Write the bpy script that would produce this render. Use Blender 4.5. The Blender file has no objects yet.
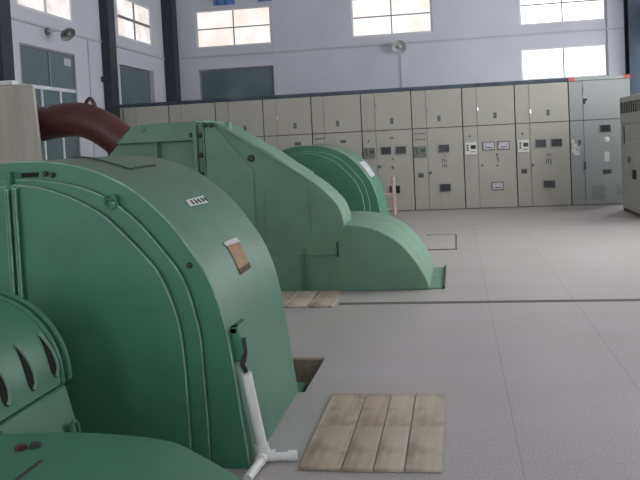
import bpy, bmesh, math, random
from mathutils import Vector, Matrix
random.seed(7)
scene = bpy.context.scene
COL = scene.collection
PI = math.pi

# ------------------------------------------------------------------ materials
def material(name, col, rough=.5, spec=.5, metal=0., noise=.06, nscale=6., bump=0., bscale=60., emit=None, estr=0.):
    m = bpy.data.materials.new(name); m.use_nodes = True
    nt = m.node_tree; b = nt.nodes['Principled BSDF']
    b.inputs['Roughness'].default_value = rough
    b.inputs['Metallic'].default_value = metal
    b.inputs['Specular IOR Level'].default_value = spec
    tc = nt.nodes.new('ShaderNodeTexCoord')
    n = nt.nodes.new('ShaderNodeTexNoise'); n.inputs['Scale'].default_value = nscale; n.inputs['Detail'].default_value = 5
    nt.links.new(tc.outputs['Object'], n.inputs['Vector'])
    r = nt.nodes.new('ShaderNodeValToRGB')
    r.color_ramp.elements[0].position = .3; r.color_ramp.elements[1].position = .7
    lo = [max(0, c*(1-noise)) for c in col]; hi = [min(1, c*(1+noise)) for c in col]
    r.color_ramp.elements[0].color = (*lo, 1); r.color_ramp.elements[1].color = (*hi, 1)
    nt.links.new(n.outputs['Fac'], r.inputs['Fac'])
    nt.links.new(r.outputs['Color'], b.inputs['Base Color'])
    if bump:
        n2 = nt.nodes.new('ShaderNodeTexNoise'); n2.inputs['Scale'].default_value = bscale; n2.inputs['Detail'].default_value = 3
        nt.links.new(tc.outputs['Object'], n2.inputs['Vector'])
        bp = nt.nodes.new('ShaderNodeBump'); bp.inputs['Strength'].default_value = bump; bp.inputs['Distance'].default_value = .01
        nt.links.new(n2.outputs['Fac'], bp.inputs['Height']); nt.links.new(bp.outputs['Normal'], b.inputs['Normal'])
    if emit:
        b.inputs['Emission Color'].default_value = (*emit, 1); b.inputs['Emission Strength'].default_value = estr
    return m

GREEN = (.050, .178, .110)
M = {}
M['green'] = material('green_machine_paint', GREEN, .45, .35, 0, .10, 3.5, .05, 25)
M['green_faded'] = material('faded_green_paint', (.132, .256, .172), .5, .35, 0, .10, 3.5, .05, 25)
M['green_dusty'] = material('dusty_green_paint', (.125, .185, .125), .6, .3, 0, .14, 4, .05, 25)
M['green_dark'] = material('dark_green_bolt', (.015, .035, .024), .5)
M['black'] = material('black_rubber', (.012, .013, .014), .6)
M['lit_edge'] = material('pale_edge_highlight', (.20, .34, .265), .5, .4, 0, .35, 14)  # edge highlight painted in: paler green colour on the bevels
M['hole'] = material('dark_hole', (.02, .025, .022), .9, .1)
M['red_pipe'] = material('red_oxide_primer', (.080, .023, .021), .42, .5, 0, .22, 5, .1, 20)
M['rust'] = material('rusty_lug', (.06, .03, .022), .7)
M['white_tape'] = material('white_tape', (.6, .6, .58), .7)
M['pvc'] = material('white_pvc', (.82, .82, .79), .4, .5, 0, .06, 12)
M['wood_a'] = None
M['beige'] = material('beige_cabinet_enamel', (.36, .352, .305), .5, .4, 0, .03, 2)
M['beige2'] = material('grey_cabinet_enamel', (.27, .285, .275), .5, .4, 0, .03, 2)
M['olive'] = material('olive_grey_enamel', (.42, .415, .36), .55, .4, 0, .06, 3)
M['seam'] = material('cabinet_gap_shadow_gasket', (.085, .075, .06), .8)
M['navy'] = material('navy_bus_trunking', (.03, .048, .07), .4, .5, 0, .6, 5)
M['greycap'] = material('grey_top_channel', (.27, .29, .285), .5)
M['redtape'] = material('red_tape', (.42, .09, .075), .6)
M['screen'] = material('dark_meter_glass', (.016, .018, .024), .25, .5, 0, .5, 30)
M['screen_lit'] = material('pale_meter_face', (.42, .41, .44), .3, .5, 0, .25, 25)
M['relay_grey'] = material('grey_relay_front', (.15, .165, .15), .5, .4, 0, .3, 25)
M['relay_white'] = material('white_relay_front', (.62, .61, .58), .5, .4, 0, .05, 25)
M['relay_green'] = material('green_relay_display', (.03, .075, .04), .3)
M['plate'] = material('dark_green_name_plate', (.09, .12, .10), .5, .5, 0, .4, 40)
M['chrome'] = material('chrome', (.75, .75, .75), .2, .5, .9)
M['pale_label'] = material('pale_paper_label', (.55, .55, .53), .7, .2, 0, .1, 40)
M['lilac_label'] = material('lilac_paper_label', (.42, .43, .46), .7, .2, 0, .3, 30)
M['brown_label'] = material('brown_cardboard_label', (.36, .25, .14), .7, .2, 0, .2, 20)
M['brown_mark'] = material('dark_label_print', (.10, .075, .05), .8, .2)
M['ink'] = material('dark_ink', (.06, .07, .07), .8, .2)
M['red_dot'] = material('red_indicator', (.18, .03, .03), .4)
M['red_bolt'] = material('red_brown_bolt', (.06, .02, .018), .5)
M['wall'] = material('painted_plaster', (.52, .53, .58), .85, .2, 0, .035, 1.2, .04, 8)
M['trim'] = material('plaster_ledge', (.43, .44, .475), .8, .2)
M['ceiling'] = material('ceiling_paint', (.5, .51, .53), .9, .2)
M['steel_dark'] = material('dark_painted_steel', (.022, .027, .033), .5, .4, 0, .15, 3)
M['steel_blue'] = material('blue_grey_painted_steel', (.022, .029, .038), .85, .1, 0, .15, 3)
M['frame_white'] = material('white_window_frame', (.62, .63, .65), .5)
M['frame_grey'] = material('grey_window_bar', (.20, .20, .22), .5)
M['glass_dim'] = material('green_grey_window_glass', (.105, .15, .155), .12, .5, 0, .12, .7)
M['lamp_pale'] = material('pale_lamp_enamel', (.42, .42, .41), .4)
M['blue'] = material('blue_cloth', (.08, .17, .38), .7)
M['lamp_grey'] = material('grey_lamp_enamel', (.15, .165, .155), .4)
M['groove'] = material('dark_floor_joint', (.16, .135, .125), .9, .1)
M['hatchline'] = material('rusty_edge_angle', (.19, .125, .11), .8, .1)
M['chair_wood'] = material('pale_pinkish_wood', (.50, .40, .33), .6, .3, 0, .15, 12)
M['green_pale'] = material('pale_green_base_paint', (.16, .27, .20), .5, .4, 0, .1, 6)

def wood(name, c1, c2):
    m = bpy.data.materials.new(name); m.use_nodes = True
    nt = m.node_tree; b = nt.nodes['Principled BSDF']; b.inputs['Roughness'].default_value = .75
    b.inputs['Specular IOR Level'].default_value = .25
    tc = nt.nodes.new('ShaderNodeTexCoord'); mp = nt.nodes.new('ShaderNodeMapping')
    mp.inputs['Scale'].default_value = (14, 1.6, 14); nt.links.new(tc.outputs['Object'], mp.inputs['Vector'])
    n = nt.nodes.new('ShaderNodeTexNoise'); n.inputs['Scale'].default_value = 1.6; n.inputs['Detail'].default_value = 6
    nt.links.new(mp.outputs['Vector'], n.inputs['Vector'])
    n2 = nt.nodes.new('ShaderNodeTexNoise'); n2.inputs['Scale'].default_value = 4.5; n2.inputs['Detail'].default_value = 4
    nt.links.new(tc.outputs['Object'], n2.inputs['Vector'])
    r = nt.nodes.new('ShaderNodeValToRGB'); r.color_ramp.elements[0].position = .3; r.color_ramp.elements[1].position = .68
    r.color_ramp.elements[0].color = (*c2, 1); r.color_ramp.elements[1].color = (*c1, 1)
    nt.links.new(n.outputs['Fac'], r.inputs['Fac'])
    r2 = nt.nodes.new('ShaderNodeValToRGB'); r2.color_ramp.elements[0].position = .32; r2.color_ramp.elements[1].position = .5
    r2.color_ramp.elements[0].color = (.55, .52, .5, 1); r2.color_ramp.elements[1].color = (1, 1, 1, 1)
    nt.links.new(n2.outputs['Fac'], r2.inputs['Fac'])
    mx = nt.nodes.new('ShaderNodeMix'); mx.data_type = 'RGBA'; mx.blend_type = 'MULTIPLY'; mx.inputs['Factor'].default_value = .8
    nt.links.new(r.outputs['Color'], mx.inputs[6]); nt.links.new(r2.outputs['Color'], mx.inputs[7])
    nt.links.new(mx.outputs[2], b.inputs['Base Color'])
    return m
M['wood_a'] = wood('worn_plank_brown', (.52, .44, .35), (.37, .30, .235))
M['wood_b'] = wood('worn_plank_pale', (.58, .515, .42), (.43, .375, .30))
M['wood_c'] = wood('worn_plank_dark', (.36, .28, .21), (.24, .185, .14))

def floor_material():
    m = bpy.data.materials.new('terrazzo_floor'); m.use_nodes = True
    nt = m.node_tree; L = nt.links; b = nt.nodes['Principled BSDF']
    b.inputs['Roughness'].default_value = .34; b.inputs['Specular IOR Level'].default_value = .45
    tc = nt.nodes.new('ShaderNodeTexCoord')
    n = nt.nodes.new('ShaderNodeTexNoise'); n.inputs['Scale'].default_value = 110; n.inputs['Detail'].default_value = 2
    L.new(tc.outputs['Object'], n.inputs['Vector'])
    r = nt.nodes.new('ShaderNodeValToRGB'); e = r.color_ramp.elements
    e[0].position = .36; e[0].color = (.36, .335, .32, 1); e[1].position = .62; e[1].color = (.525, .50, .48, 1)
    L.new(n.outputs['Fac'], r.inputs['Fac'])
    n2 = nt.nodes.new('ShaderNodeTexNoise'); n2.inputs['Scale'].default_value = 1.1; n2.inputs['Detail'].default_value = 4
    mp = nt.nodes.new('ShaderNodeMapping'); mp.inputs['Scale'].default_value = (.7, 1.8, 1)
    L.new(tc.outputs['Object'], mp.inputs['Vector']); L.new(mp.outputs['Vector'], n2.inputs['Vector'])
    r2 = nt.nodes.new('ShaderNodeValToRGB'); e = r2.color_ramp.elements
    e[0].position = .3; e[0].color = (.93, .90, .90, 1); e[1].position = .7; e[1].color = (1.0, 1.0, 1.02, 1)
    L.new(n2.outputs['Fac'], r2.inputs['Fac'])
    mx = nt.nodes.new('ShaderNodeMix'); mx.data_type = 'RGBA'; mx.blend_type = 'MULTIPLY'; mx.inputs['Factor'].default_value = 1
    L.new(r.outputs['Color'], mx.inputs[6]); L.new(r2.outputs['Color'], mx.inputs[7])
    # thin divider strips of the terrazzo grid
    sp = nt.nodes.new('ShaderNodeSeparateXYZ'); L.new(tc.outputs['Object'], sp.inputs['Vector'])
    def line(sock, off, period, w):
        a = nt.nodes.new('ShaderNodeMath'); a.operation = 'SUBTRACT'; L.new(sock, a.inputs[0]); a.inputs[1].default_value = off - period/2
        f = nt.nodes.new('ShaderNodeMath'); f.operation = 'FLOORED_MODULO'; L.new(a.outputs[0], f.inputs[0]); f.inputs[1].default_value = period
        s = nt.nodes.new('ShaderNodeMath'); s.operation = 'SUBTRACT'; L.new(f.outputs[0], s.inputs[0]); s.inputs[1].default_value = period/2
        ab = nt.nodes.new('ShaderNodeMath'); ab.operation = 'ABSOLUTE'; L.new(s.outputs[0], ab.inputs[0])
        lt = nt.nodes.new('ShaderNodeMath'); lt.operation = 'LESS_THAN'; L.new(ab.outputs[0], lt.inputs[0]); lt.inputs[1].default_value = w
        return lt.outputs[0]
    lx = line(sp.outputs['X'], .225, 30., .005); lx2 = line(sp.outputs['X'], .92, 30., .006); ly = line(sp.outputs['Y'], 5.05, 1.65, .004)
    mz = nt.nodes.new('ShaderNodeMath'); mz.operation = 'MAXIMUM'; L.new(lx, mz.inputs[0]); L.new(lx2, mz.inputs[1]); lx = mz.outputs[0]
    hy = nt.nodes.new('ShaderNodeMath'); hy.operation = 'MULTIPLY'; L.new(ly, hy.inputs[0]); hy.inputs[1].default_value = .35; ly = hy.outputs[0]
    mxx = nt.nodes.new('ShaderNodeMath'); mxx.operation = 'MAXIMUM'; L.new(lx, mxx.inputs[0]); L.new(ly, mxx.inputs[1])
    ml = nt.nodes.new('ShaderNodeMath'); ml.operation = 'MULTIPLY'; L.new(mxx.outputs[0], ml.inputs[0]); ml.inputs[1].default_value = .36
    m2 = nt.nodes.new('ShaderNodeMix'); m2.data_type = 'RGBA'; L.new(ml.outputs[0], m2.inputs['Factor'])
    L.new(mx.outputs[2], m2.inputs[6]); m2.inputs[7].default_value = (.2, .175, .17, 1)
    L.new(m2.outputs[2], b.inputs['Base Color'])
    return m
M['floor'] = floor_material()
M['pit'] = material('brown_pit_concrete', (.24, .19, .14), .9, .2, 0, .2, 5)

def sky_pane(name, tint, strength):
    """daylit frosted pane: bright overcast sky with a pale hillside seen through it"""
    m = bpy.data.materials.new(name); m.use_nodes = True
    nt = m.node_tree; L = nt.links; b = nt.nodes['Principled BSDF']
    b.inputs['Base Color'].default_value = (.3, .3, .3, 1); b.inputs['Roughness'].default_value = .2
    tc = nt.nodes.new('ShaderNodeTexCoord')
    n = nt.nodes.new('ShaderNodeTexNoise'); n.inputs['Scale'].default_value = 1.7; n.inputs['Detail'].default_value = 5
    L.new(tc.outputs['Object'], n.inputs['Vector'])
    r = nt.nodes.new('ShaderNodeValToRGB'); e = r.color_ramp.elements
    e[0].position = .42; e[0].color = (*tint, 1); e[1].position = .66; e[1].color = (1, 1, 1, 1)
    L.new(n.outputs['Fac'], r.inputs['Fac']); L.new(r.outputs['Color'], b.inputs['Emission Color'])
    b.inputs['Emission Strength'].default_value = strength
    return m
M['sky_back'] = sky_pane('daylit_glass_back', (.86, .75, .68), .88)
M['sky_left'] = sky_pane('daylit_glass_left', (.72, .63, .58), .86)
M['sky_clear'] = sky_pane('daylit_glass_clear', (.98, .97, .98), 1.6)
M['sky_front_fill'] = sky_pane('added_fill_glass_front', (.95, .96, 1.0), 6.2)  # glow of the added, unseen front windows
M['sky_side'] = sky_pane('daylit_glass_side', (.95, .96, 1.0), 12.5)

def pillar_material():
    m = bpy.data.materials.new('streaked_cream_render'); m.use_nodes = True
    nt = m.node_tree; L = nt.links; b = nt.nodes['Principled BSDF']; b.inputs['Roughness'].default_value = .8
    tc = nt.nodes.new('ShaderNodeTexCoord'); mp = nt.nodes.new('ShaderNodeMapping'); mp.inputs['Scale'].default_value = (9, 9, .6)
    L.new(tc.outputs['Object'], mp.inputs['Vector'])
    n = nt.nodes.new('ShaderNodeTexNoise'); n.inputs['Scale'].default_value = 1.5; n.inputs['Detail'].default_value = 4
    L.new(mp.outputs['Vector'], n.inputs['Vector'])
    r = nt.nodes.new('ShaderNodeValToRGB'); e = r.color_ramp.elements
    e[0].position = .3; e[0].color = (.36, .33, .27, 1); e[1].position = .7; e[1].color = (.43, .41, .36, 1)
    L.new(n.outputs['Fac'], r.inputs['Fac']); L.new(r.outputs['Color'], b.inputs['Base Color'])
    return m
M['cream'] = pillar_material()

# ------------------------------------------------------------------ mesh helpers (world coordinates)
def box(bm, x0, x1, y0, y1, z0, z1):
    v = [bm.verts.new((x, y, z)) for x in (x0, x1) for y in (y0, y1) for z in (z0, z1)]
    for f in ((0, 1, 3, 2), (4, 6, 7, 5), (0, 4, 5, 1), (2, 3, 7, 6), (0, 2, 6, 4), (1, 5, 7, 3)):
        bm.faces.new([v[i] for i in f])
def prism(bm, pts, y0, y1):                         # polygon in X,Z pushed along Y
    a = [bm.verts.new((p[0], y0, p[1])) for p in pts]; b = [bm.verts.new((p[0], y1, p[1])) for p in pts]
    n = len(pts)
    bm.faces.new(a); bm.faces.new(b[::-1])
    for i in range(n):
        bm.faces.new((a[i], b[i], b[(i+1) % n], a[(i+1) % n]))
def prism_z(bm, pts, z0, z1, top=None):             # polygon in X,Y pushed along Z, optional other top polygon
    a = [bm.verts.new((p[0], p[1], z0)) for p in pts]; b = [bm.verts.new((p[0], p[1], z1)) for p in (top or pts)]
    n = len(pts)
    bm.faces.new(a); bm.faces.new(b[::-1])
    for i in range(n):
        bm.faces.new((a[i], b[i], b[(i+1) % n], a[(i+1) % n]))
def ring(c, d, r, seg, up=None):
    d = Vector(d).normalized(); u = d.orthogonal().normalized() if up is None else (Vector(up)-d*d.dot(Vector(up))).normalized()
    w = d.cross(u)
    return [Vector(c) + (u*math.cos(2*PI*k/seg) + w*math.sin(2*PI*k/seg))*r for k in range(seg)]
def tube(bm, path, r, seg=16, cap=True, closed=False):
    path = [Vector(p) for p in path]; n = len(path); rs = r if isinstance(r, (list, tuple)) else [r]*n
    rows = []; up = None
    for i, p in enumerate(path):
        if closed: d = path[(i+1) % n] - path[i-1]
        else: d = path[min(i+1, n-1)] - path[max(i-1, 0)]
        d.normalize()
        if up is None: up = d.orthogonal().normalized()
        up = (up - d*d.dot(up)).normalized()
        rows.append([bm.verts.new(q) for q in ring(p, d, rs[i], seg, up)])
    m = n if closed else n-1
    for i in range(m):
        A, B = rows[i], rows[(i+1) % n]
        for k in range(seg):
            bm.faces.new((A[k], A[(k+1) % seg], B[(k+1) % seg], B[k]))
    if cap and not closed:
        bm.faces.new(rows[0][::-1]); bm.faces.new(rows[-1])
def rod(bm, p0, p1, r, seg=12): tube(bm, [p0, p1], r, seg)
def dome(bm, c, d, prof, seg=20):                   # lathe about axis d: prof = (along, radius)
    c = Vector(c); d = Vector(d).normalized(); rows = []
    up = d.orthogonal().normalized()
    for a, r in prof:
        rows.append([bm.verts.new(q) for q in ring(c+d*a, d, max(r, 1e-4), seg, up)])
    for A, B in zip(rows, rows[1:]):
        for k in range(seg): bm.faces.new((A[k], A[(k+1) % seg], B[(k+1) % seg], B[k]))
    bm.faces.new(rows[0][::-1]); bm.faces.new(rows[-1])
def spline(P, n=5):
    P = [Vector((*p, 0)) if len(p) == 2 else Vector(p) for p in P]; out = []
    for i in range(len(P)-1):
        a = P[max(i-1, 0)]; b = P[i]; c = P[i+1]; d = P[min(i+2, len(P)-1)]
        for k in range(n):
            t = k/n
            out.append(.5*((2*b)+(c-a)*t+(2*a-5*b+4*c-d)*t*t+(3*b-a-3*c+d)*t**3))
    out.append(P[-1]); return out
def spl2(P, n=5): return [(v.x, v.y) for v in spline(P, n)]

def wloc(o):
    v = Vector((0, 0, 0))
    while o: v = v + o.location; o = o.parent
    return v
def tag(o, label=None, cat=None, group=None, kind=None):
    if label: o['label'] = label
    if cat: o['category'] = cat
    if group: o['group'] = group
    if kind: o['kind'] = kind
    return o
def thing(name, loc, label, cat, group=None):
    o = bpy.data.objects.new(name, None); COL.objects.link(o); o.location = loc; o.empty_display_size = .1
    return tag(o, label, cat, group)
def mesh(name, bm, mat, parent=None, bevel=0., smooth=True, angle=32, origin=None, label=None, edge=None):
    off = wloc(parent) if parent else Vector(origin or (0, 0, 0))
    bmesh.ops.translate(bm, verts=bm.verts, vec=-off)
    bmesh.ops.recalc_face_normals(bm, faces=bm.faces)
    if smooth:
        for f in bm.faces: f.smooth = True
        for e in bm.edges:
            if len(e.link_faces) == 2 and e.calc_face_angle(0) > math.radians(angle): e.smooth = False
    me = bpy.data.meshes.new(name); bm.to_mesh(me); bm.free()
    me.materials.append(M[mat] if isinstance(mat, str) else mat)
    o = bpy.data.objects.new(name, me); COL.objects.link(o)
    if parent: o.parent = parent
    else: o.location = off
    if bevel:
        b = o.modifiers.new('bevel', 'BEVEL'); b.width = bevel; b.segments = 2; b.limit_method = 'ANGLE'; b.angle_limit = math.radians(40)
        if edge: me.materials.append(M[edge]); b.material = 1
    if label: o['label'] = label
    return o
def new(): return bmesh.new()
def mbox(name, parent, mat, x0, x1, y0, y1, z0, z1, bevel=0., label=None):
    bm = new(); box(bm, x0, x1, y0, y1, z0, z1); return mesh(name, bm, mat, parent, bevel, label=label)
def struct(name, bm, mat, parent=None, **k):
    o = mesh(name, bm, mat, parent, **k)
    if parent is None: o['kind'] = 'structure'
    return o
def sbox(name, mat, x0, x1, y0, y1, z0, z1, parent=None, **k):
    bm = new(); box(bm, x0, x1, y0, y1, z0, z1); return struct(name, bm, mat, parent, **k)
def copy_tree(o, parent=None):
    c = o.copy(); COL.objects.link(c)
    if parent: c.parent = parent
    for ch in [q for q in bpy.data.objects if q.parent == o]: copy_tree(ch, c)
    return c

# ------------------------------------------------------------------ the hall
XL, XR, YB, YF, ZT = -7.0, 4.05, 19.0, -6.0, 6.6
PX0, PX1, PY0, PY1 = -2.9, -.892, 4.31, 5.02        # open pit behind the near housing
bm = new()
box(bm, XL-.3, XR+.3, YF-.3, PY0, -.2, 0); box(bm, XL-.3, XR+.3, PY1, YB+.3, -.2, 0); box(bm, XL-.3, PX0, PY0, PY1, -.2, 0); box(bm, PX1, XR+.3, PY0, PY1, -.2, 0)
struct('floor', bm, 'floor', smooth=False)
bm = new()
box(bm, PX0-.1, PX1+.1, PY1, PY1+.1, -.6, -.2); box(bm, PX0-.1, PX1+.1, PY0-.1, PY0, -.6, -.2); box(bm, PX1, PX1+.1, PY0, PY1, -.6, -.2); box(bm, PX0-.1, PX0, PY0, PY1, -.6, -.2)
box(bm, PX0, PX1, PY0, PY1, -.62, -.5)
pit = struct('floor_pit', bm, 'pit', smooth=False)
bm = new(); box(bm, PX0+.001, PX1-.001, PY1-.03, PY1-.001, -.5, -.005); struct('pit_lining', bm, 'wood_c', pit)
sbox('ceiling', 'ceiling', XL-.3, XR+.3, YF-.3, YB+.3, ZT, ZT+.2)

def wall_with_holes(name, axis, pos, thick, a0, a1, holes):
    """wall slab split round rectangular openings; holes = (a0,a1,z0,z1) ; joined in one mesh"""
    bm = new()
    A = sorted({a0, a1, *[h[0] for h in holes], *[h[1] for h in holes]})
    Z = sorted({0, ZT, *[h[2] for h in holes], *[h[3] for h in holes]})
    for i in range(len(A)-1):
        z = 0; runs = []
        for j in range(len(Z)-1):
            ca, cz = (A[i]+A[i+1])/2, (Z[j]+Z[j+1])/2
            if any(h[0] < ca < h[1] and h[2] < cz < h[3] for h in holes): continue
            if runs and abs(runs[-1][1]-Z[j]) < 1e-6: runs[-1][1] = Z[j+1]
            else: runs.append([Z[j], Z[j+1]])
        for z0, z1 in runs:
            if axis == 'Y': box(bm, A[i], A[i+1], min(pos, pos+thick), max(pos, pos+thick), z0, z1)
            else: box(bm, min(pos, pos+thick), max(pos, pos+thick), A[i], A[i+1], z0, z1)
    return struct(name, bm, 'wall', smooth=False)

BAYX = [-6.25, -2.35, 1.58]                      # window left edges along the back wall (1.92 wide)
BAYY = [16.0, 12.05, 8.15, 4.25, .35, -3.55]     # window near edges along the left and right walls
W = 1.93
win_no = [0]
def window(axis, pos, out, a0, z0, z1, pane, nx=2, nz=2, deep=.09, frame='frame_grey', bar=.022, parentname=None, zbars=None):
    win_no[0] += 1
    def bx(bm, a, b, d0, d1, za, zb):
        lo, hi = sorted((pos+out*d0, pos+out*d1))
        if axis == 'Y': box(bm, a, b, lo, hi, za, zb)
        else: box(bm, lo, hi, a, b, za, zb)
    a1 = a0 + W
    bm = new()
    for s in ((a0, a0+.045), (a1-.045, a1)): bx(bm, *s, deep, deep+.06, z0, z1)
    for s in ((z0, z0+.045), (z1-.045, z1)): bx(bm, a0+.045, a1-.045, deep, deep+.06, *s)
    fr = struct(parentname or 'window_%d' % win_no[0], bm, 'frame_white' if 'sky' in pane else 'frame_grey', bevel=.004)
    bm = new()
    for i in range(1, nx):
        c = a0 + (a1-a0)*i/nx; bx(bm, c-bar, c+bar, deep+.005, deep+.05, z0+.045, z1-.045)
    for z in (zbars or [z0 + (z1-z0)*j/nz for j in range(1, nz)]):
        bx(bm, a0+.045, a1-.045, deep+.003, deep+.053, z-bar, z+bar)
    if nx > 1 or nz > 1: struct('glazing_bar', bm, frame, fr)
    else: bm.free()
    bm = new(); bx(bm, a0+.04, a1-.04, deep+.022, deep+.03, z0+.04, z1-.04)
    struct('pane', bm, pane, fr)
    return fr

holes_b = []; 
for x in BAYX: holes_b += [(x, x+W, 3.9, 4.84)]
holes_b += [(BAYX[0], BAYX[0]+W, 1.2, 3.37), (BAYX[2], BAYX[2]+W, 2.62, 3.37)]
wall_with_holes('wall_back', 'Y', YB, .3, XL-.3, XR+.3, holes_b)
holes_l = []
for y in BAYY: holes_l += [(y, y+W, 3.89, 4.8), (y, y+W, .0 if y == BAYY[1] else 1.0, 3.3)]
wall_with_holes('wall_left', 'X', XL, -.3, YF, YB, holes_l)
holes_r = []
for y in BAYY[:3]: holes_r += [(y, y+W, 3.89, 4.8), (y, y+W, 1.0, 3.3)]
holes_r += [(BAYY[3], BAYY[3]+W, 3.89, 4.8)]
wall_with_holes('wall_right', 'X', XR, .3, YF, YB, holes_r)
wall_with_holes('wall_front', 'Y', YF, -.3, XL-.3, XR+.3, [(x, x+W, za, zb) for x in BAYX for za, zb in ((1.0, 3.3), (3.6, 5.4))])

for i, x in enumerate(BAYX): window('Y', YB, 1, x, 3.9, 4.84, 'sky_clear' if i == 2 else 'sky_back', 2, 2, bar=.014, deep=.03)
window('Y', YB, 1, BAYX[0], 1.2, 3.37, 'glass_dim', 1, 1, deep=.1)
window('Y', YB, 1, BAYX[2], 2.62, 3.37, 'sky_clear', 2, 1, bar=.016, deep=.03)
for i, y in enumerate(BAYY):
    window('X', XL, -1, y, 3.89, 4.8, 'sky_left', 2, 2, frame='frame_white' if i else 'frame_grey', bar=.03, deep=.0)
    if i == 1:
        d = window('X', XL, -1, y, .0, 3.3, 'glass_dim', 1, 2, frame='frame_white', bar=.03, deep=.0, parentname='door_1', zbars=[2.6])
        bm = new()
        for yy in (12.70, 13.36):
            box(bm, XL-.05, XL-.002, yy-.025, yy+.025, .05, 2.57)
        struct('door_stile', bm, 'frame_white', d)
        bm = new(); box(bm, XL-.05, XL-.003, 13.0, 13.045, 2.63, 3.25); struct('upper_stile', bm, 'frame_grey', d)
        bm = new(); box(bm, XL-.021, XL-.018, 13.58, 13.84, 3.06, 3.19); struct('paper', bm, 'lilac_label', d)
    else:
        window('X', XL, -1, y, 1.0, 3.3, 'glass_dim', 1, 1, deep=.1)
for i, y in enumerate(BAYY[:4]):
    window('X', XR, 1, y, 3.89, 4.8, 'sky_side', 2, 2, bar=.02, deep=.05)
    if i < 3: window('X', XR, 1, y, 1.0, 3.3, 'sky_side', 2, 2, bar=.02, deep=.05)

for x in BAYX:
    for za, zb in ((1.0, 3.3), (3.6, 5.4)): window('Y', YF, -1, x, za, zb, 'sky_front_fill', 2, 2, deep=.05)  # unseen windows added to brighten the faces turned to the camera
sbox('trim_1', 'trim', XL+.03, XR, YB-.03, YB, 3.67, 3.71)               # ledge along the back wall
sbox('trim_2', 'trim', XL, XL+.03, YF, YB-.03, 3.65, 3.69)
bm = new(); box(bm, -1.215, -1.19, YB-.02, YB, 0, 3.5); struct('trim_3', bm, 'trim')         # surface conduits
bm = new(); box(bm, 3.50, 3.525, YB-.02, YB, 0, 4.84); struct('trim_4', bm, 'frame_grey')
bm = new(); box(bm, XL, XL+.02, 14.52, 14.55, 0, 3.65); struct('trim_5', bm, 'trim')
sbox('trim_6', 'groove', -1.05, 4.05, 6.675, 6.755, .0, .003)             # drain joint across the floor

# I-section steel columns along the walls
def column(name, y, mat='steel_dark'):
    bm = new()
    box(bm, XL+.02, XL+.06, y-.17, y+.17, 0, ZT-.02); box(bm, XL+.46, XL+.50, y-.17, y+.17, 0, ZT-.02); box(bm, XL+.06, XL+.46, y-.012, y+.012, 0, ZT-.02)
    return struct(name, bm, mat)
def column_at(name, y, dx=0.):
    bm = new()
    x0, x1 = XL+.003, XL+.19+dx
    box(bm, x0, x0+.02, y, y+.32, 0, ZT-.01); box(bm, x1-.02, x1, y, y+.32, 0, ZT-.01); box(bm, x0+.02, x1-.02, y, y+.016, 0, ZT-.01)
    box(bm, x0+.02, x1-.02, y+.304, y+.32, 0, ZT-.01)
    return struct(name, bm, 'steel_dark', bevel=.004)
column_at('column_1', 11.22)
c = column_at('column_2', 15.14); bm = new(); box(bm, XL+.02, XL+.13, 15.02, 15.14, 2.86, 2.96); struct('bracket', bm, 'steel_dark', c)
column_at('column_3', 18.66, .09)
bm = new(); box(bm, 3.56, 4.04, 17.0, 17.03, 0, ZT-.01); box(bm, 3.56, 4.04, 17.37, 17.40, 0, ZT-.01); box(bm, 3.78, 3.81, 17.03, 17.37, 0, ZT-.01)
struct('column_4', bm, 'steel_blue', bevel=.004)

# blue cloths hanging high on the back wall
for k, (x0, x1, zb, lab) in enumerate(((-5.75, -5.21, 4.925, 'blue cloth hanging above the window nearest the left corner, wider one'),
                                       (-4.61, -4.27, 4.935, 'narrow blue cloth hanging above the right end of the left back window'))):
    bm = new(); n = 12
    a = []; 
    for i in range(n+1):
        x = x0+(x1-x0)*i/n; y = 18.955+.02*math.sin(i*1.3)
        a.append((x, y))
    back = [(x, YB-.001) for x, y in reversed(a)]
    prism_z(bm, a+back, zb, 5.7)
    o = mesh('blue_cloth', bm, 'blue', None, origin=((x0+x1)/2, 18.95, zb)); tag(o, lab, 'cloth', 'blue cloths high on the back wall')

# wall lamps
def wall_lamp(loc, out, dish_dir, label, arm, k=1., dm='lamp_pale'):
    t = thing('wall_lamp', loc, label, 'lamp', 'disc lamps on the walls')
    p = Vector(loc); o = Vector(out)
    bm = new(); dome(bm, p, o, [(0, .07), (.03, .07), (.04, .05)]); mesh('wall_plate', bm, 'lamp_grey', t)
    bm = new(); pts = [p+o*.03, p+o*arm*.5+Vector((0, 0, .03)), p+o*arm]; tube(bm, spline(pts, 5), .022, 10); mesh('arm', bm, 'frame_white', t)
    c = p+o*arm; d = Vector(dish_dir).normalized()
    bm = new(); dome(bm, c-d*.02, d, [(a, q*k) for a, q in ((0, .05), (.03, .10), (.07, .155), (.10, .165), (.105, .16), (.08, .14), (.05, .09), (.045, .02))], 24); mesh('dish', bm, dm, t)
    bm = new(); dome(bm, c+d*.03, d, [(0, .03), (.03, .05), (.06, .045), (.085, .02)], 16); mesh('bulb', bm, dm, t)
wall_lamp((XL, 12.98, 3.60), (1, 0, -.1), (.68, -.28, -.7), 'grey disc lamp on a white arm above the tall left glass door', .36, .85, 'lamp_grey')
wall_lamp((-1.2, YB-.03, 3.58), (0, -1, 0), (.05, -1, -.25), 'grey disc lamp on the back wall below the middle high window', .30)

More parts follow.
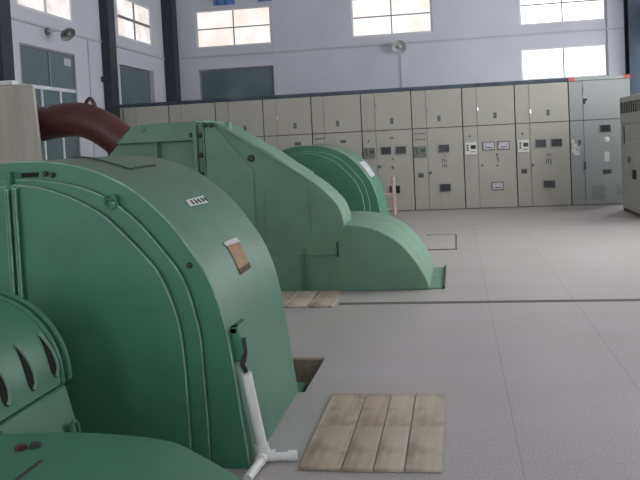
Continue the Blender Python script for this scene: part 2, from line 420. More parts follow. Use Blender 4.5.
# ------------------------------------------------------------------ switchgear
YC = 15.44
def cabinet(x0, x1, label, cfg, mat='beige'):
    t = thing('switchgear_cabinet', ((x0+x1)/2, YC+.7, 0), label, 'cabinet', 'switchgear cabinets along the back wall' if mat == 'beige' else None)
    g = .006; xs = x0 + cfg.get('strip', .275); H = 2.335
    mbox('body', t, 'seam', x0+g, x1-g, YC+.02, YC+1.4, .0, H)
    f0, f1 = YC, YC+.02
    mbox('base_plinth', t, 'seam', x0+g, x1-g, YC+.003, YC+.02, 0, .014)
    zs = cfg.get('split', 1.595)
    up = mbox('upper_door', t, mat, xs+.003, x1-.008, f0, f1, zs+.007, H-.004, .004)
    us = mbox('upper_side_panel', t, mat, x0+.010, xs-.003, f0, f1, zs+.007, H-.004, .004)
    lo = mbox('lower_door', t, mat, xs+.003, x1-.008, f0, f1, .014, zs-.007, .004)
    ip = mbox('instrument_panel', t, mat, x0+.010, xs-.003, f0, f1, .014, zs-.007, .004)
    y0 = f0-.018
    lz = cfg.get('latch', 1.95)
    bm = new(); dome(bm, (xs+.02, f0, lz), (0, -1, 0), [(0, .02), (.02, .02), (.03, .012)], 12); box(bm, xs+.008, xs+.032, f0-.04, f0-.02, lz-.05, lz+.02)
    mesh('latch', bm, 'chrome' if cfg.get('latch_bright') else 'beige2', up)
    if cfg.get('plate', True):
        cx = cfg.get('plate_x', (xs+x1)/2)
        mbox('name_plate', up, 'plate', cx-.03, cx+.03, f0-.008, f0, 1.72, 1.83, .003)
    for (xa, xb, za, zb, m) in cfg.get('meters', []):
        fr = mbox('meter', lo, 'seam' if m == 'screen_lit' else 'beige2', xa-.012, xb+.012, f0-.022, f0, za-.012, zb+.012, .004)
        mbox('dial', fr, m, xa, xb, f0-.026, f0-.022, za, zb)
        if m == 'screen_lit':
            bm = new(); box(bm, (xa+xb)/2-.06, (xa+xb)/2+.06, f0-.028, f0-.026, za+.03, za+.045); mesh('dial_scale', bm, 'ink', fr)
    for (cx, cz, r, m) in cfg.get('knobs', []):
        bm = new(); dome(bm, (cx, f0, cz), (0, -1, 0), [(0, r), (.02, r), (.03, r*.7)], 12); mesh('knob', bm, m, lo)
    if 'mimic' in cfg:                        # little mimic diagram made of bars
        bm = new()
        for (xa, xb, za, zb) in cfg['mimic']: box(bm, xa, xb, f0-.006, f0, za, zb)
        mesh('mimic_diagram', bm, 'ink', lo)
    for (xa, xb, za, zb) in cfg.get('ribs', []):
        mbox('pressed_rib', lo, mat, xa, xb, f0-.006, f0, za, zb, .003)
    if 'relay' in cfg:
        za, zb, m = cfg['relay']
        r = mbox('relay', ip, m, x0+.03, xs-.03, f0-.03, f0, za, zb, .004)
        w = xs-x0-.06; h = zb-za
        mbox('display', r, 'relay_green' if m == 'relay_grey' else 'screen', x0+.03+w*.5, x0+.03+w*.93, f0-.034, f0-.03, za+h*.45, za+h*.78)
        bm = new()
        for k in range(3): box(bm, x0+.03+w*.13, x0+.03+w*.32, f0-.034, f0-.03, za+h*(.3+.2*k), za+h*(.3+.2*k)+h*.13)
        mesh('button_column', bm, 'ink', r)
        bm = new(); box(bm, x0+.03+w*.5, x0+.03+w*.85, f0-.034, f0-.03, za+h*.18, za+h*.26); mesh('button_row', bm, 'plate', r)
    if cfg.get('dots') == 'rows':
        for zz in (1.38, 1.495):
            for k in range(4):
                cx = x0+.07+k*.052
                bm = new(); dome(bm, (cx, f0, zz), (0, -1, 0), [(0, .014), (.012, .014), (.018, .008)], 10); mesh('indicator', bm, 'ink', ip)
    elif cfg.get('dots') == 'one':
        bm = new(); dome(bm, (x0+.125, f0, 1.40), (0, -1, 0), [(0, .018), (.014, .018), (.02, .01)], 12); mesh('indicator', bm, 'red_dot', ip)
    if cfg.get('small_meter'):
        r = mbox('small_meter', ip, 'seam', x0+.085, x0+.185, f0-.025, f0, .645, .73, .004)
        mbox('dial', r, 'relay_grey', x0+.10, x0+.17, f0-.029, f0-.025, .70, .72)
    if 'extra' in cfg: cfg['extra'](t, up, lo, ip, f0, xs)
    return t

def sliders(x, z0=.82, z1=1.0, n=3, s=.035):
    o = []
    for k in range(n):
        o += [(x+k*s-.006, x+k*s+.006, z0, z0+.07), (x+k*s-.006, x+k*s+.006, z0+.1, z1-.015*k)]
    return o
def fork(x):
    return [(x-.008, x+.008, .82, .92), (x-.05, x-.036, .80, .90), (x+.036, x+.05, .80, .90), (x-.03, x+.04, .985, .998), (x+.03, x+.042, .94, .985), (x-.035, x-.023, .93, .985)]
dk = 'screen'
lowrow = lambda x: (x-.1, x+.1, .365, .495)
def filler(t, up, lo, ip, f0, xs):
    mbox('side_filler', t, 'beige', -6.97, -6.755, f0+.0, f0+1.3, 0, 2.335, .004)
cabinet(-6.745, -5.755, 'beige cabinet at the far left end of the row, behind the red-brown pipe', dict(plate_x=-6.1, extra=filler, meters=[(-6.3, -6.1, 1.13, 1.27, dk)]))
cabinet(-5.755, -4.765, 'beige cabinet second from left, rising behind the flat green box top', dict(latch=1.95, meters=[(-5.3, -5.1, 1.13, 1.27, dk)]))
cabinet(-4.765, -3.775, 'beige cabinet third from left, above the sloping green casing edge', dict(plate_x=-4.16, knobs=[(-4.1, 1.42, .03, 'plate')], meters=[(-4.3, -4.1, 1.13, 1.27, dk)]))
cabinet(-3.775, -2.79, 'beige cabinet with a bright chrome latch, left of the round green housing', dict(plate_x=-3.13, latch=1.97, latch_bright=True, dots='one', knobs=[(-3.12, 1.415, .035, 'plate'), (-3.06, 1.415, .035, 'plate')], meters=[(-3.2, -3.0, 1.13, 1.27, dk)]))
cabinet(-2.79, -1.80, 'beige cabinet with two rows of small indicators, rising behind the round green housing', dict(strip=.245, plate_x=-2.27, dots='rows', knobs=[(-2.2, 1.42, .03, 'plate'), (-2.15, 1.42, .03, 'plate')], meters=[(-2.35, -2.15, 1.13, 1.27, dk)], relay=(1.06, 1.27, 'relay_grey')))
cabinet(-1.80, -.815, 'beige cabinet with twin dark meters, behind the small wooden chair', dict(plate_x=-1.2, latch=2.1, relay=(1.05, 1.27, 'relay_grey'), dots='one',
        meters=[(-1.43, -1.24, 1.13, 1.265, dk), (-1.14, -.95, 1.13, 1.265, dk), (-1.29, -1.215, .36, .5, dk), (-1.175, -1.10, .36, .5, dk)],
        knobs=[(-1.47, .89, .03, 'plate'), (-1.22, .86, .025, 'plate'), (-1.21, 1.03, .02, 'plate')], mimic=[(-1.25, -1.18, 1.43, 1.455)]))
cabinet(-.815, .155, 'beige cabinet with one dark meter above another, right of the wooden chair', dict(strip=.285, plate_x=-.29, latch=1.95, relay=(1.04, 1.25, 'relay_grey'), dots='rows', small_meter=True,
        meters=[(-.31, -.12, 1.12, 1.26, dk), (-.32, -.12, .36, .5, dk)], mimic=sliders(-.25)+[(-.215, -.195, 1.03, 1.06)], knobs=[(-.495, .73, .028, 'plate')],
        ribs=[(-.30, -.285, .06, .31), (-.22, -.205, .06, .31), (-.15, -.135, .06, .31)]))
cabinet(.155, 1.14, 'beige cabinet with two pale-faced meters and a white relay', dict(strip=.275, plate_x=.77, latch=1.93, latch_bright=True, relay=(1.05, 1.28, 'relay_white'), dots='one',
        meters=[(.53, .73, 1.13, 1.265, 'screen_lit'), (.81, 1.01, 1.13, 1.265, 'screen_lit'), (.67, .87, .36, .49, 'screen_lit')],
        mimic=[(.76, .80, 1.02, 1.04), (.775, .785, .92, 1.02), (.76, .80, .81, .83), (.80, .81, .88, .97)], knobs=[(.5, .83, .02, 'plate')]))
cabinet(1.14, 2.13, 'beige cabinet with a white relay and two dark meters above a forked diagram', dict(strip=.265, plate_x=1.75, latch=1.83, latch_bright=True, relay=(1.05, 1.28, 'relay_white'), dots='one', small_meter=True,
        meters=[(1.51, 1.69, 1.135, 1.27, dk), (1.79, 1.98, 1.135, 1.27, dk), (1.63, 1.83, .36, .49, dk)], mimic=fork(1.73), knobs=[(1.44, .80, .022, 'plate')],
        ribs=[(1.66, 1.675, .06, .31), (1.73, 1.745, .06, .31), (1.80, 1.815, .06, .31)]))
def last(t, up, lo, ip, f0, xs):
    mbox('key_handle', up, 'black', 2.395, 2.425, f0-.03, f0, 1.90, 2.0, .004); mbox('key_tab', up, 'black', 2.425, 2.46, f0-.025, f0, 1.96, 2.0, .004)
    mbox('door_handle', lo, 'black', 2.375, 2.40, f0-.04, f0, .68, .82, .006)
    bm = new(); dome(bm, (2.79, f0, 1.215), (0, -1, 0), [(0, .055), (.015, .055), (.03, .04), (.036, .015)], 20); mesh('indicator_lamp', bm, 'relay_white', lo)
    mbox('paper_label', lo, 'pale_label', 2.74, 2.83, f0-.003, f0, .81, .99)
    mbox('latch_plate', lo, 'ink', 2.71, 2.85, f0-.02, f0, .585, .655, .004)
    for k in range(6):
        z = .10+.05*k
        mbox('louvre', lo, 'beige2', 2.50, 2.74, f0-.022, f0, z, z+.022, .005)
    for k in range(5):
        z = .17+.045*k
        mbox('louvre', lo, 'beige2', 2.95, 3.06, f0-.014, f0, z, z+.022, .005)
    for (xa, xb, za, zb, m) in ((2.16, 2.21, 1.18, 1.25, 'pale_label'), (2.17, 2.25, 1.09, 1.17, 'pale_label'), (2.16, 2.23, 1.0, 1.08, 'relay_white'), (2.20, 2.30, .95, 1.03, 'pale_label'), (2.25, 2.31, 1.04, 1.10, 'lilac_label')):
        mbox('torn_paper', ip, m, xa, xb, f0-.003, f0, za, zb)
    mbox('small_switch', ip, 'ink', 2.285, 2.325, f0-.02, f0, 1.14, 1.23, .004)
cabinet(2.13, 3.24, 'grey cabinet with lower louvres and torn papers at the row right end', dict(strip=.255, plate=False, meters=[(2.68, 2.86, 1.36, 1.49, dk)], extra=last, latch=2.2), 'beige2')

t = thing('bus_trunking', (-2.4, YC+.3, 2.336), 'long navy bus trunking running along the top of the beige cabinets', 'trunking')
mbox('duct', t, 'navy', -6.9, 2.125, YC-.01, YC+.55, 2.337, 2.405, .006)
t = thing('top_channel', (2.67, YC+.3, 2.336), 'pale grey channel with red taped ends on top of the grey cabinet', 'channel')
mbox('channel', t, 'greycap', 2.135, 3.235, YC-.01, YC+.5, 2.337, 2.40, .006)
for (xa, xb) in ((2.132, 2.25), (3.12, 3.238)):
    mbox('red_tape', t, 'redtape', xa, xb, YC-.014, YC+.3, 2.337, 2.404, .002, label='red tape')

# cabinet standing at right angles, at the right edge
t = thing('control_cabinet', (3.25, 13.2, 0), 'olive grey vented cabinet at right angles to the row, at right edge', 'cabinet')
xa, ya, yb, zt = 2.80, 12.35, 14.22, 1.935
mbox('body', t, 'olive', xa+.02, 3.7, ya, yb, .0, zt, .008)
mbox('top_panel', t, 'olive', xa, xa+.02, ya+.01, yb-.01, 1.49, zt-.01, .004)
bm = new()
for k in range(13):
    y = yb-.12-k*.13
    box(bm, xa-.006, xa, y-.05, y, 1.66, 1.84)
mesh('vent_slots', bm, 'hole', t)
lowp = mbox('lower_frame', t, 'olive', xa, xa+.02, ya+.01, yb-.01, .06, 1.47, .004)
d = mbox('door', t, 'olive', xa-.02, xa, ya+.05, 13.22, .14, 1.24, .006)
mbox('handle', d, 'black', xa-.06, xa-.02, 13.0, 13.14, .60, .75, .008)
mbox('hinge_bar', lowp, 'seam', xa-.012, xa, 13.88, 13.94, 1.16, 1.44, .003)
mbox('name_plate', lowp, 'plate', xa-.006, xa, 13.5, 13.68, .84, .94)
mbox('base_plinth', t, 'seam', xa+.01, 3.69, ya+.02, yb-.02, 0, .05)

# small wooden chair in front of the cabinets, seen side on
t = thing('wooden_chair', (-1.27, 14.6, 0), 'small pale wooden chair side-on in front of the beige cabinets', 'chair')
for y in (14.45, 14.77):
    bm = new(); tube(bm, [(-1.14, y, 0), (-1.155, y, .40), (-1.15, y, .73)], .024, 8); mesh('back_leg', bm, 'chair_wood', t)
    bm = new(); tube(bm, [(-1.42, y, 0), (-1.41, y, .385)], .02, 8); mesh('front_leg', bm, 'chair_wood', t)
    for z in (.13, .26):
        bm = new(); rod(bm, (-1.415, y, z), (-1.145, y, z), .014, 8); mesh('side_rail', bm, 'chair_wood', t)
mbox('seat', t, 'chair_wood', -1.44, -1.12, 14.43, 14.79, .385, .415, .008)
for z in (.55, .67):
    mbox('back_slat', t, 'chair_wood', -1.165, -1.14, 14.46, 14.76, z-.025, z+.035, .005)

# ------------------------------------------------------------------ generator housings
G = [(-1.92, 1.385), (-1.80, 1.38), (-1.66, 1.355), (-1.55, 1.32), (-1.44, 1.265), (-1.35, 1.20), (-1.25, 1.105), (-1.17, 1.0), (-1.08, .855), (-1.02, .68), (-.985, .48), (-.96, .26), (-.93, 0)]
G2 = [(-1.92, 1.305), (-1.83, 1.30), (-1.66, 1.27), (-1.51, 1.21), (-1.38, 1.11), (-1.26, .97), (-1.19, .87), (-1.15, .77), (-1.115, .61), (-1.108, .47), (-1.10, .21), (-1.10, .02)]
G1 = [(-1.92, 1.285), (-1.81, 1.27), (-1.74, 1.25), (-1.65, 1.215), (-1.53, 1.15), (-1.44, 1.07), (-1.35, .975), (-1.28, .89), (-1.23, .78), (-1.195, .66), (-1.18, .52), (-1.175, .35), (-1.17, .025)]
CX = -1.92
def mirror(P):
    S = spl2(P); return S + [(2*CX-x, z) for x, z in reversed(S[:-1])] if abs(S[0][0]-CX) > 1e-6 else [(2*CX-x, z) for x, z in reversed(S[1:])] + S
SG = spl2(G)
def gpt(t, y, off=0.):
    t = max(0, min(len(SG)-1.001, t*5)); i = int(t); f = t-i
    a, b = Vector(SG[i]), Vector(SG[i+1]); p = a.lerp(b, f); d = (b-a).normalized()
    return Vector((p.x-d.y*off, y, p.y+d.x*off)) if False else Vector((p.x + (-d.y)*off, y, p.y + d.x*off))
def patch(bm, c00, c10, c11, c01, off=.003, n=6, dy=0, thick=.002):
    """thin label lying on the curved side: corners are (profile parameter, y)"""
    lo = []; hi = []
    for i in range(n+1):
        r0 = []; r1 = []
        for j in range(n+1):
            u, v = i/n, j/n
            t = (1-u)*(1-v)*c00[0]+u*(1-v)*c10[0]+u*v*c11[0]+(1-u)*v*c01[0]
            y = (1-u)*(1-v)*c00[1]+u*(1-v)*c10[1]+u*v*c11[1]+(1-u)*v*c01[1]
            r0.append(bm.verts.new(gpt(t, y+dy, off))); r1.append(bm.verts.new(gpt(t, y+dy, off+thick)))
        lo.append(r0); hi.append(r1)
    for i in range(n):
        for j in range(n):
            bm.faces.new((lo[i][j], lo[i][j+1], lo[i+1][j+1], lo[i+1][j])); bm.faces.new((hi[i][j], hi[i+1][j], hi[i+1][j+1], hi[i][j+1]))
    for k in range(n):
        bm.faces.new((lo[0][k], hi[0][k], hi[0][k+1], lo[0][k+1])); bm.faces.new((lo[n][k], lo[n][k+1], hi[n][k+1], hi[n][k]))
        bm.faces.new((lo[k][0], lo[k+1][0], hi[k+1][0], hi[k][0])); bm.faces.new((lo[k][n], hi[k][n], hi[k+1][n], lo[k+1][n]))

def housing(label, dy, near):
    t = thing('generator_housing', (CX, 3.78+dy, 0), label, 'generator housing', 'rounded green generator housings')
    bm = new(); prism(bm, mirror(G), 3.25+dy, 4.31+dy); mesh('shell', bm, 'green_gen', t, .006, edge='lit_edge')
    bm = new(); prism(bm, mirror(G2), 3.218+dy, 3.25+dy); cp = mesh('rim_plate', bm, 'green_gen', t, .005, edge='lit_edge')
    bm = new(); prism(bm, mirror(G1), 3.185+dy, 3.22+dy); fp = mesh('face_plate', bm, 'green_gen', t, .005, edge='lit_edge')
    if near:
        bm = new(); box(bm, -2.8, -.96, 4.33, 4.72, -.40, -.07); mesh('foundation_frame', bm, 'green', t, .01)
        bm = new(); box(bm, -1.955, -1.935, 3.16, 3.186, .03, 1.265); box(bm, -1.915, -1.895, 3.155, 3.186, .03, 1.27); mesh('centre_seam', bm, 'green', fp, .005, edge='lit_edge')
        bm = new(); box(bm, -1.955, -1.935, 3.18, 3.225, 1.27, 1.345); mesh('seam_lug', bm, 'green', t, .006)
        bm = new(); box(bm, -1.915, -1.835, 3.243, 3.25, 1.312, 1.332); mesh('dark_slot', bm, 'hole', t)
        for (x, z) in ((-1.765, 1.318), (-1.80, 1.325), (-1.155, .90)):
            bm = new(); dome(bm, (x, 3.25, z), (0, -1, 0), [(0, .013), (.012, .013), (.017, .008)], 8); mesh('bolt', bm, 'green_dark', t)
        bm = new(); c = Vector((-1.482, 3.205, 1.192))
        tube(bm, [c+Vector((math.cos(a)*.026, -.006*math.sin(a), math.sin(a)*.030)) for a in [2*PI*k/24 for k in range(24)]], .0065, 8, closed=True)
        mesh('lifting_ring', bm, 'green', t)
        bm = new(); dome(bm, (-1.482, 3.225, 1.205), (0, -1, 0), [(0, .016), (.010, .016), (.014, .010), (.018, .006)], 16); mesh('ring_boss', bm, 'green', t)
        bm = new(); patch(bm, (5.511, 3.638), (5.8, 3.621), (5.832, 3.892), (5.479, 3.925)); lb = mesh('white_label', bm, 'relay_white', t, label='white printed label')
        bm = new()
        for k in range(5):                    # illegible upright strokes of print
            y = 3.68+k*.052
            patch(bm, (5.56, y), (5.76, y-.004), (5.765, y+.016), (5.555, y+.018), .0055, 1)
            if k in (1, 3): patch(bm, (5.64, y), (5.68, y), (5.68, y+.05), (5.64, y+.05), .0055, 1)
        mesh('printing', bm, 'ink', lb)
        bm = new(); patch(bm, (7.553, 3.683), (8.429, 3.665), (8.415, 3.858), (7.573, 3.892)); lb = mesh('brown_label', bm, 'brown_label', t, label='torn brown paper label')
        bm = new(); patch(bm, (8.27, 3.668), (8.429, 3.665), (8.415, 3.858), (8.26, 3.865), .0055, 2); 
        mesh('dark_edge', bm, 'brown_mark', lb)
        bm = new(); patch(bm, (7.45, 3.66), (7.56, 3.66), (7.62, 3.90), (7.45, 3.88), .0055, 2); mesh('torn_top', bm, 'pale_label', lb)
        # cable box on the side, where the cable leaves
        bm = new(); a, b = gpt(9.35, 3.33, 0), gpt(10.1, 3.33, 0)
        prism(bm, [(a.x-.01, a.z), (a.x+.035, a.z), (b.x+.045, b.z), (b.x-.01, b.z)], 3.30, 3.36)
        prism(bm, [(a.x-.01, a.z), (a.x+.03, a.z), (a.x+.035, a.z-.03), (a.x, a.z-.03)], 3.30, 3.47)
        mesh('cable_bracket', bm, 'green', t, .005)
    else:
        bm = new(); patch(bm, (5.843, 10.40), (5.8, 11.0), (7.56, 10.9), (7.588, 10.35)); mesh('lilac_label', bm, 'lilac_label', t, label='pale lilac paper label')
    return t

# paint of the housings: dust settles on upward faces of the real thing (world-normal dust layer)
def dusty_green():
    m = material('green_generator_paint', GREEN, .42, .4, 0, .10, 3.5, .05, 25)
    nt = m.node_tree; L = nt.links; b = nt.nodes['Principled BSDF']
    src = b.inputs['Base Color'].links[0].from_socket
    g = nt.nodes.new('ShaderNodeNewGeometry'); sp = nt.nodes.new('ShaderNodeSeparateXYZ'); L.new(g.outputs['Normal'], sp.inputs[0])
    n = nt.nodes.new('ShaderNodeTexNoise'); n.inputs['Scale'].default_value = 3.2; n.inputs['Detail'].default_value = 6
    tc = nt.nodes.new('ShaderNodeTexCoord'); L.new(tc.outputs['Object'], n.inputs['Vector'])
    ad = nt.nodes.new('ShaderNodeMath'); ad.operation = 'MULTIPLY_ADD'; L.new(n.outputs['Fac'], ad.inputs[0]); ad.inputs[1].default_value = .5; L.new(sp.outputs['Z'], ad.inputs[2])
    mr = nt.nodes.new('ShaderNodeMapRange'); mr.inputs['From Min'].default_value = .85; mr.inputs['From Max'].default_value = 1.35; L.new(ad.outputs[0], mr.inputs['Value'])
    mx = nt.nodes.new('ShaderNodeMix'); mx.data_type = 'RGBA'; L.new(mr.outputs['Result'], mx.inputs['Factor'])
    L.new(src, mx.inputs[6]); mx.inputs[7].default_value = (.15, .175, .125, 1); L.new(mx.outputs[2], b.inputs['Base Color'])
    mr2 = nt.nodes.new('ShaderNodeMapRange'); mr2.inputs['To Min'].default_value = .42; mr2.inputs['To Max'].default_value = .75; L.new(mr.outputs['Result'], mr2.inputs['Value'])
    L.new(mr2.outputs['Result'], b.inputs['Roughness'])
    return m
M['green_gen'] = dusty_green()
housing('large rounded green generator housing in the foreground beside the white drain pipe', 0, True)
housing('smaller-looking rounded green generator housing in the distance behind the sloping casing', 6.87, False)

# loose dark wire lying on the near housing
bm = new(); pts = [gpt(a, y, .006) for a, y in ((.2, 3.72), (.85, 3.676), (1.5, 3.61), (2.16, 3.57), (2.7, 3.56), (3.065, 3.574), (2.99, 3.66), (2.95, 3.74), (2.93, 3.85), (2.913, 3.94))]
tube(bm, spline(pts, 4), .0045, 6); o = mesh('wire', bm, 'ink', None, origin=pts[4]); tag(o, 'thin dark wire lying on top of the near green generator housing', 'wire')

# white plastic conduit and black cable at the near housing's corner
t = thing('drain_pipe', (-.9, 3.35, 0), 'white plastic pipe rising from the floor against the near green housing', 'pipe')
bm = new(); tube(bm, [(-.942, 3.30, .412), (-.892, 3.335, .04)], .024, 16); mesh('riser', bm, 'pvc', t)
bm = new(); tube(bm, [(-.898, 3.332, .08), (-.891, 3.337, .025)], .031, 16); tube(bm, [(-.895, 3.336, .027), (-.84, 3.345, .027)], .026, 16); tube(bm, [(-.891, 3.345, .027), (-.894, 3.285, .027)], .026, 16); mesh('tee', bm, 'pvc', t)
bm = new(); tube(bm, [(-.85, 3.343, .022), (-.745, 3.357, .022)], .018, 14); mesh('outlet_arm', bm, 'pvc', t)
bm = new(); tube(bm, [(-.785, 3.352, .024), (-.745, 3.357, .024)], .023, 14); mesh('outlet_cap', bm, 'pvc', t)
bm = new(); tube(bm, [(-.893, 3.30, .024), (-.905, 3.10, .024)], .020, 14); mesh('near_arm', bm, 'pvc', t)
bm = new(); tube(bm, spline([(-.955, 3.33, .56), (-.945, 3.31, .50), (-.955, 3.297, .45), (-.946, 3.298, .43), (-.944, 3.30, .416)], 5), .011, 10)
o = mesh('cable', bm, 'black', None, origin=(-.942, 3.30, .41)); tag(o, 'short black cable entering the top of the white plastic pipe', 'cable')

# ------------------------------------------------------------------ bearing housing between the near cover and the generator
t = thing('bearing_housing', (-1.775, 2.45, 0), 'ribbed dark green bearing housing with oval slots at the left edge', 'bearing housing')
BX, BZ, BR = -1.785, .575, .328
def half(r, z0, xb, n=28, zb=0.):
    P = [(BX + r*math.cos(a), z0 + r*math.sin(a)) for a in [PI*k/n for k in range(n+1)]]
    return P + [(2*BX-xb, zb), (xb, zb)]
bm = new(); prism(bm, [(-1.447, BZ-.014), (-1.31, 0), (2*BX+1.31, 0), (2*BX+1.447, BZ-.014)], 2.05, 2.66); mesh('body', bm, 'green', t, .010)
bm = new(); prism(bm, half(BR, BZ, BX+BR+.004, zb=BZ-.012), 2.05, 2.645); mesh('cap', bm, 'green', t, .010)
bm = new(); prism(bm, half(BR+.006, BZ, BX+BR+.006, zb=BZ-.012), 2.645, 2.668); mesh('end_flange', bm, 'green', t, .006)
bm = new(); prism(bm, half(BR-.02, BZ, BX+BR-.02, zb=BZ-.012), 2.668, 2.70); prism(bm, half(BR+.006, BZ, BX+BR+.006, zb=BZ-.012), 2.70, 2.722); mesh('oil_ring', bm, 'green', t, .006)
for y in (2.13, 2.29, 2.45, 2.605):
    ang = [math.radians(a) for a in range(5, 38, 3)]; n = len(ang)
    bm = new(); L0 = []                                   # oval vent recess, widest low down
    for sd in (-1, 1):
        for off in (BR-.006, BR+.003):
            L0.append([bm.verts.new((BX+off*math.cos(a), y+sd*.019*math.sin(PI*(i/(n-1))**.6*.97+.06), BZ+off*math.sin(a))) for i, a in enumerate(ang)])
    for i in range(n-1):
        for A, B in ((0, 1), (1, 3), (3, 2), (2, 0)):
            bm.faces.new((L0[A][i], L0[A][i+1], L0[B][i+1], L0[B][i]))
    mesh('vent_slot', bm, 'hole', t)
    bm = new()                                            # raised lip on its far side
    tube(bm, [(BX+(BR+.003)*math.cos(a), y+.024*math.sin(PI*(i/(n-1))**.6*.97+.06), BZ+(BR+.003)*math.sin(a)) for i, a in enumerate(ang)], .0075, 8)
    mesh('slot_rib', bm, 'green_faded', t)  # casing's lighter green reused here to paint light along the lip
sx = lambda z: -1.447+.137*(BZ-z)/BZ
bm = new(); tube(bm, [(sx(.40)+.012+math.cos(a)*.006, 2.60+math.cos(a)*.018, .405+math.sin(a)*.036) for a in [2*PI*k/20 for k in range(20)]], .008, 8, closed=True); mesh('lifting_ring', bm, 'green', t)
for (y, z) in ((2.37, .47), (2.21, .54)):
    bm = new(); dome(bm, (sx(z), y, z), (1, 0, 0), [(0, .016), (.014, .016), (.018, .010)], 6); mesh('bolt', bm, 'green', t)

# rounded low cover nearest the camera
t = thing('turbine_cover', (-1.1, 1.2, 0), 'low rounded green cover at the bottom left corner with two dark bolts', 'turbine cover')
C1 = [(-1.75, .60), (-1.30, .63), (-1.05, .64), (-.82, .625), (-.71, .585), (-.56, .49), (-.44, .35), (-.35, .18), (-.30, 0)]
S1 = spl2(C1)
bm = new(); prism(bm, [(-2.3, 0), (-2.3, .60)] + S1, .43, 2.0); mesh('shell', bm, 'green', t, .02)
for (x, y) in ((-1.15, 1.86), (-1.118, 1.875)):
    bm = new(); dome(bm, (x, y, .627), (0, 0, 1), [(0, .022), (.004, .022), (.005, .016), (.022, .016), (.026, .010)], 6); mesh('bolt', bm, 'red_bolt' if x < -1.13 else 'green_dark', t)
bm = new(); box(bm, -1.06, -1.045, 1.5, 1.79, .625, .642); mesh('joint_strip', bm, 'green_dark', t, .003)

# ------------------------------------------------------------------ turbine casing in the middle distance
t = thing('turbine_casing', (-1.9, 7.8, 0), 'tall green turbine casing with a sloping top behind the near generator', 'turbine casing')
K = [(-1.5, .62), (-1.12, .625), (-.90, .605), (-.72, .55), (-.55, .44), (-.42, .29), (-.33, .14), (-.28, .0)]
bm = new(); prism(bm, [(-3.3, 0), (-3.3, .62)] + spl2(K), 7.30, 8.75); mesh('lower_cover', bm, 'green_faded', t, .012)
U = [(-1.73, 1.335), (-1.45, 1.125), (-1.29, 1.01), (-1.18, .905), (-1.105, .81), (-1.065, .70), (-1.06, .60), (-1.085, .48), (-1.13, .34)]
SU = spl2(U)
bm = new(); prism(bm, [(-2.36, .34), (-2.36, 1.660), (-2.255, 1.655)] + SU, 7.285, 7.84); mesh('casing', bm, 'green_faded', t, .010)
bm = new(); prism(bm, [(-2.36, 0), (-2.36, .345), (-1.48, .345), (-1.48, 0)], 7.287, 7.30); mesh('lower_plate', bm, 'green_faded', t, .004)
# raised gusset plate left of the slanted line, and the top edge flange
bm = new(); prism(bm, [(-2.36, .0), (-2.36, 1.65), (-2.285, 1.65), (-1.90, 1.18), (-1.90, 0)], 7.262, 7.286); mesh('gusset_plate', bm, 'green_faded', t, .006)
bm = new()
a, b = Vector((-2.255, 1.658)), Vector((-1.42, 1.112)); nrm = Vector((b.y-a.y, a.x-b.x)).normalized()*-1
prism(bm, [(a.x, a.y), (b.x, b.y), (b.x-nrm.x*.016, b.y-nrm.y*.016), (a.x-nrm.x*.016, a.y-nrm.y*.016)], 7.255, 7.86); mesh('edge_flange', bm, 'green_faded', t, .004)
for (x, z0, z1) in ((-1.81, .0, 1.0), (-1.37, .55, .98), (-1.468, 0, .42), (-1.43, 0, .42)):
    bm = new(); box(bm, x-.006, x+.006, 7.268, 7.287, z0, z1); mesh('weld_seam', bm, 'green_faded', t, .003)
bm = new(); box(bm, -1.135, -1.118, 7.27, 7.29, .33, .47); mesh('end_stop', bm, 'green_dark', t)
bm = new(); dome(bm, (-1.915, 7.286, 1.29), (0, -1, 0), [(0, .036), (.02, .036), (.03, .02)], 16); mesh('plug', bm, 'green_dark', t)
# box part on the left with top band, stiffener and bolted flanges
bm = new(); prism(bm, [(-2.46, 0), (-2.46, 1.49), (-3.30, 1.49), (-3.42, 1.37), (-3.42, 0)], 7.40, 7.95); mesh('inlet_box', bm, 'green_faded', t, .006)
bm = new(); prism(bm, [(-2.46, 1.49), (-2.46, 1.675), (-3.10, 1.66), (-3.28, 1.49)], 7.30, 7.95); mesh('top_band', bm, 'green_faded', t, .006)
bm = new(); box(bm, -2.885, -2.865, 7.30, 7.40, 0, 1.49); mesh('stiffener', bm, 'green_faded', t, .003)
for (x0, x1) in ((-2.475, -2.437), (-2.376, -2.362)):
    bm = new(); box(bm, x0, x1, 7.245, 7.95, 0, 1.675); mesh('flange', bm, 'green_faded', t, .004)
bm = new(); box(bm, -2.437, -2.376, 7.30, 7.9, 0, 1.66); mesh('flange_web', bm, 'green_faded', t)
for (x, z, y) in ((-2.345, 1.63, 7.255), (-2.285, 1.625, 7.255), (-2.495, 1.54, 7.29), (-2.408, 1.535, 7.275), (-2.495, 1.345, 7.38), (-2.408, 1.345, 7.275), (-2.408, 1.16, 7.275)):
    bm = new(); dome(bm, (x, y, z), (0, -1, 0), [(-.0, .025), (.03, .025), (.036, .016)], 6); mesh('bolt', bm, 'green_dark', t)
bm = new(); box(bm, -2.392, -2.378, 7.285, 7.30, .9, 1.58); mesh('gasket', bm, 'hole', t)
bm = new(); dome(bm, (-2.99, 7.30, 1.625), (0, -1, 0), [(0, .028), (.02, .028), (.03, .016)], 8); mesh('bolt', bm, 'green_faded', t)
bm = new(); box(bm, -2.17, -2.12, 7.30, 7.36, 1.58, 1.645); mesh('top_lug', bm, 'green_faded', t, .004)
bm = new(); box(bm, -.35, -.165, 7.33, 8.5, 0, .012); mesh('base_flange', bm, 'green_pale', t, .003, label='pale green base flange')
bm = new(); box(bm, -.165, -.145, 7.33, 8.52, 0, .03); mesh('edge_angle', bm, 'green_dark', t, .002)

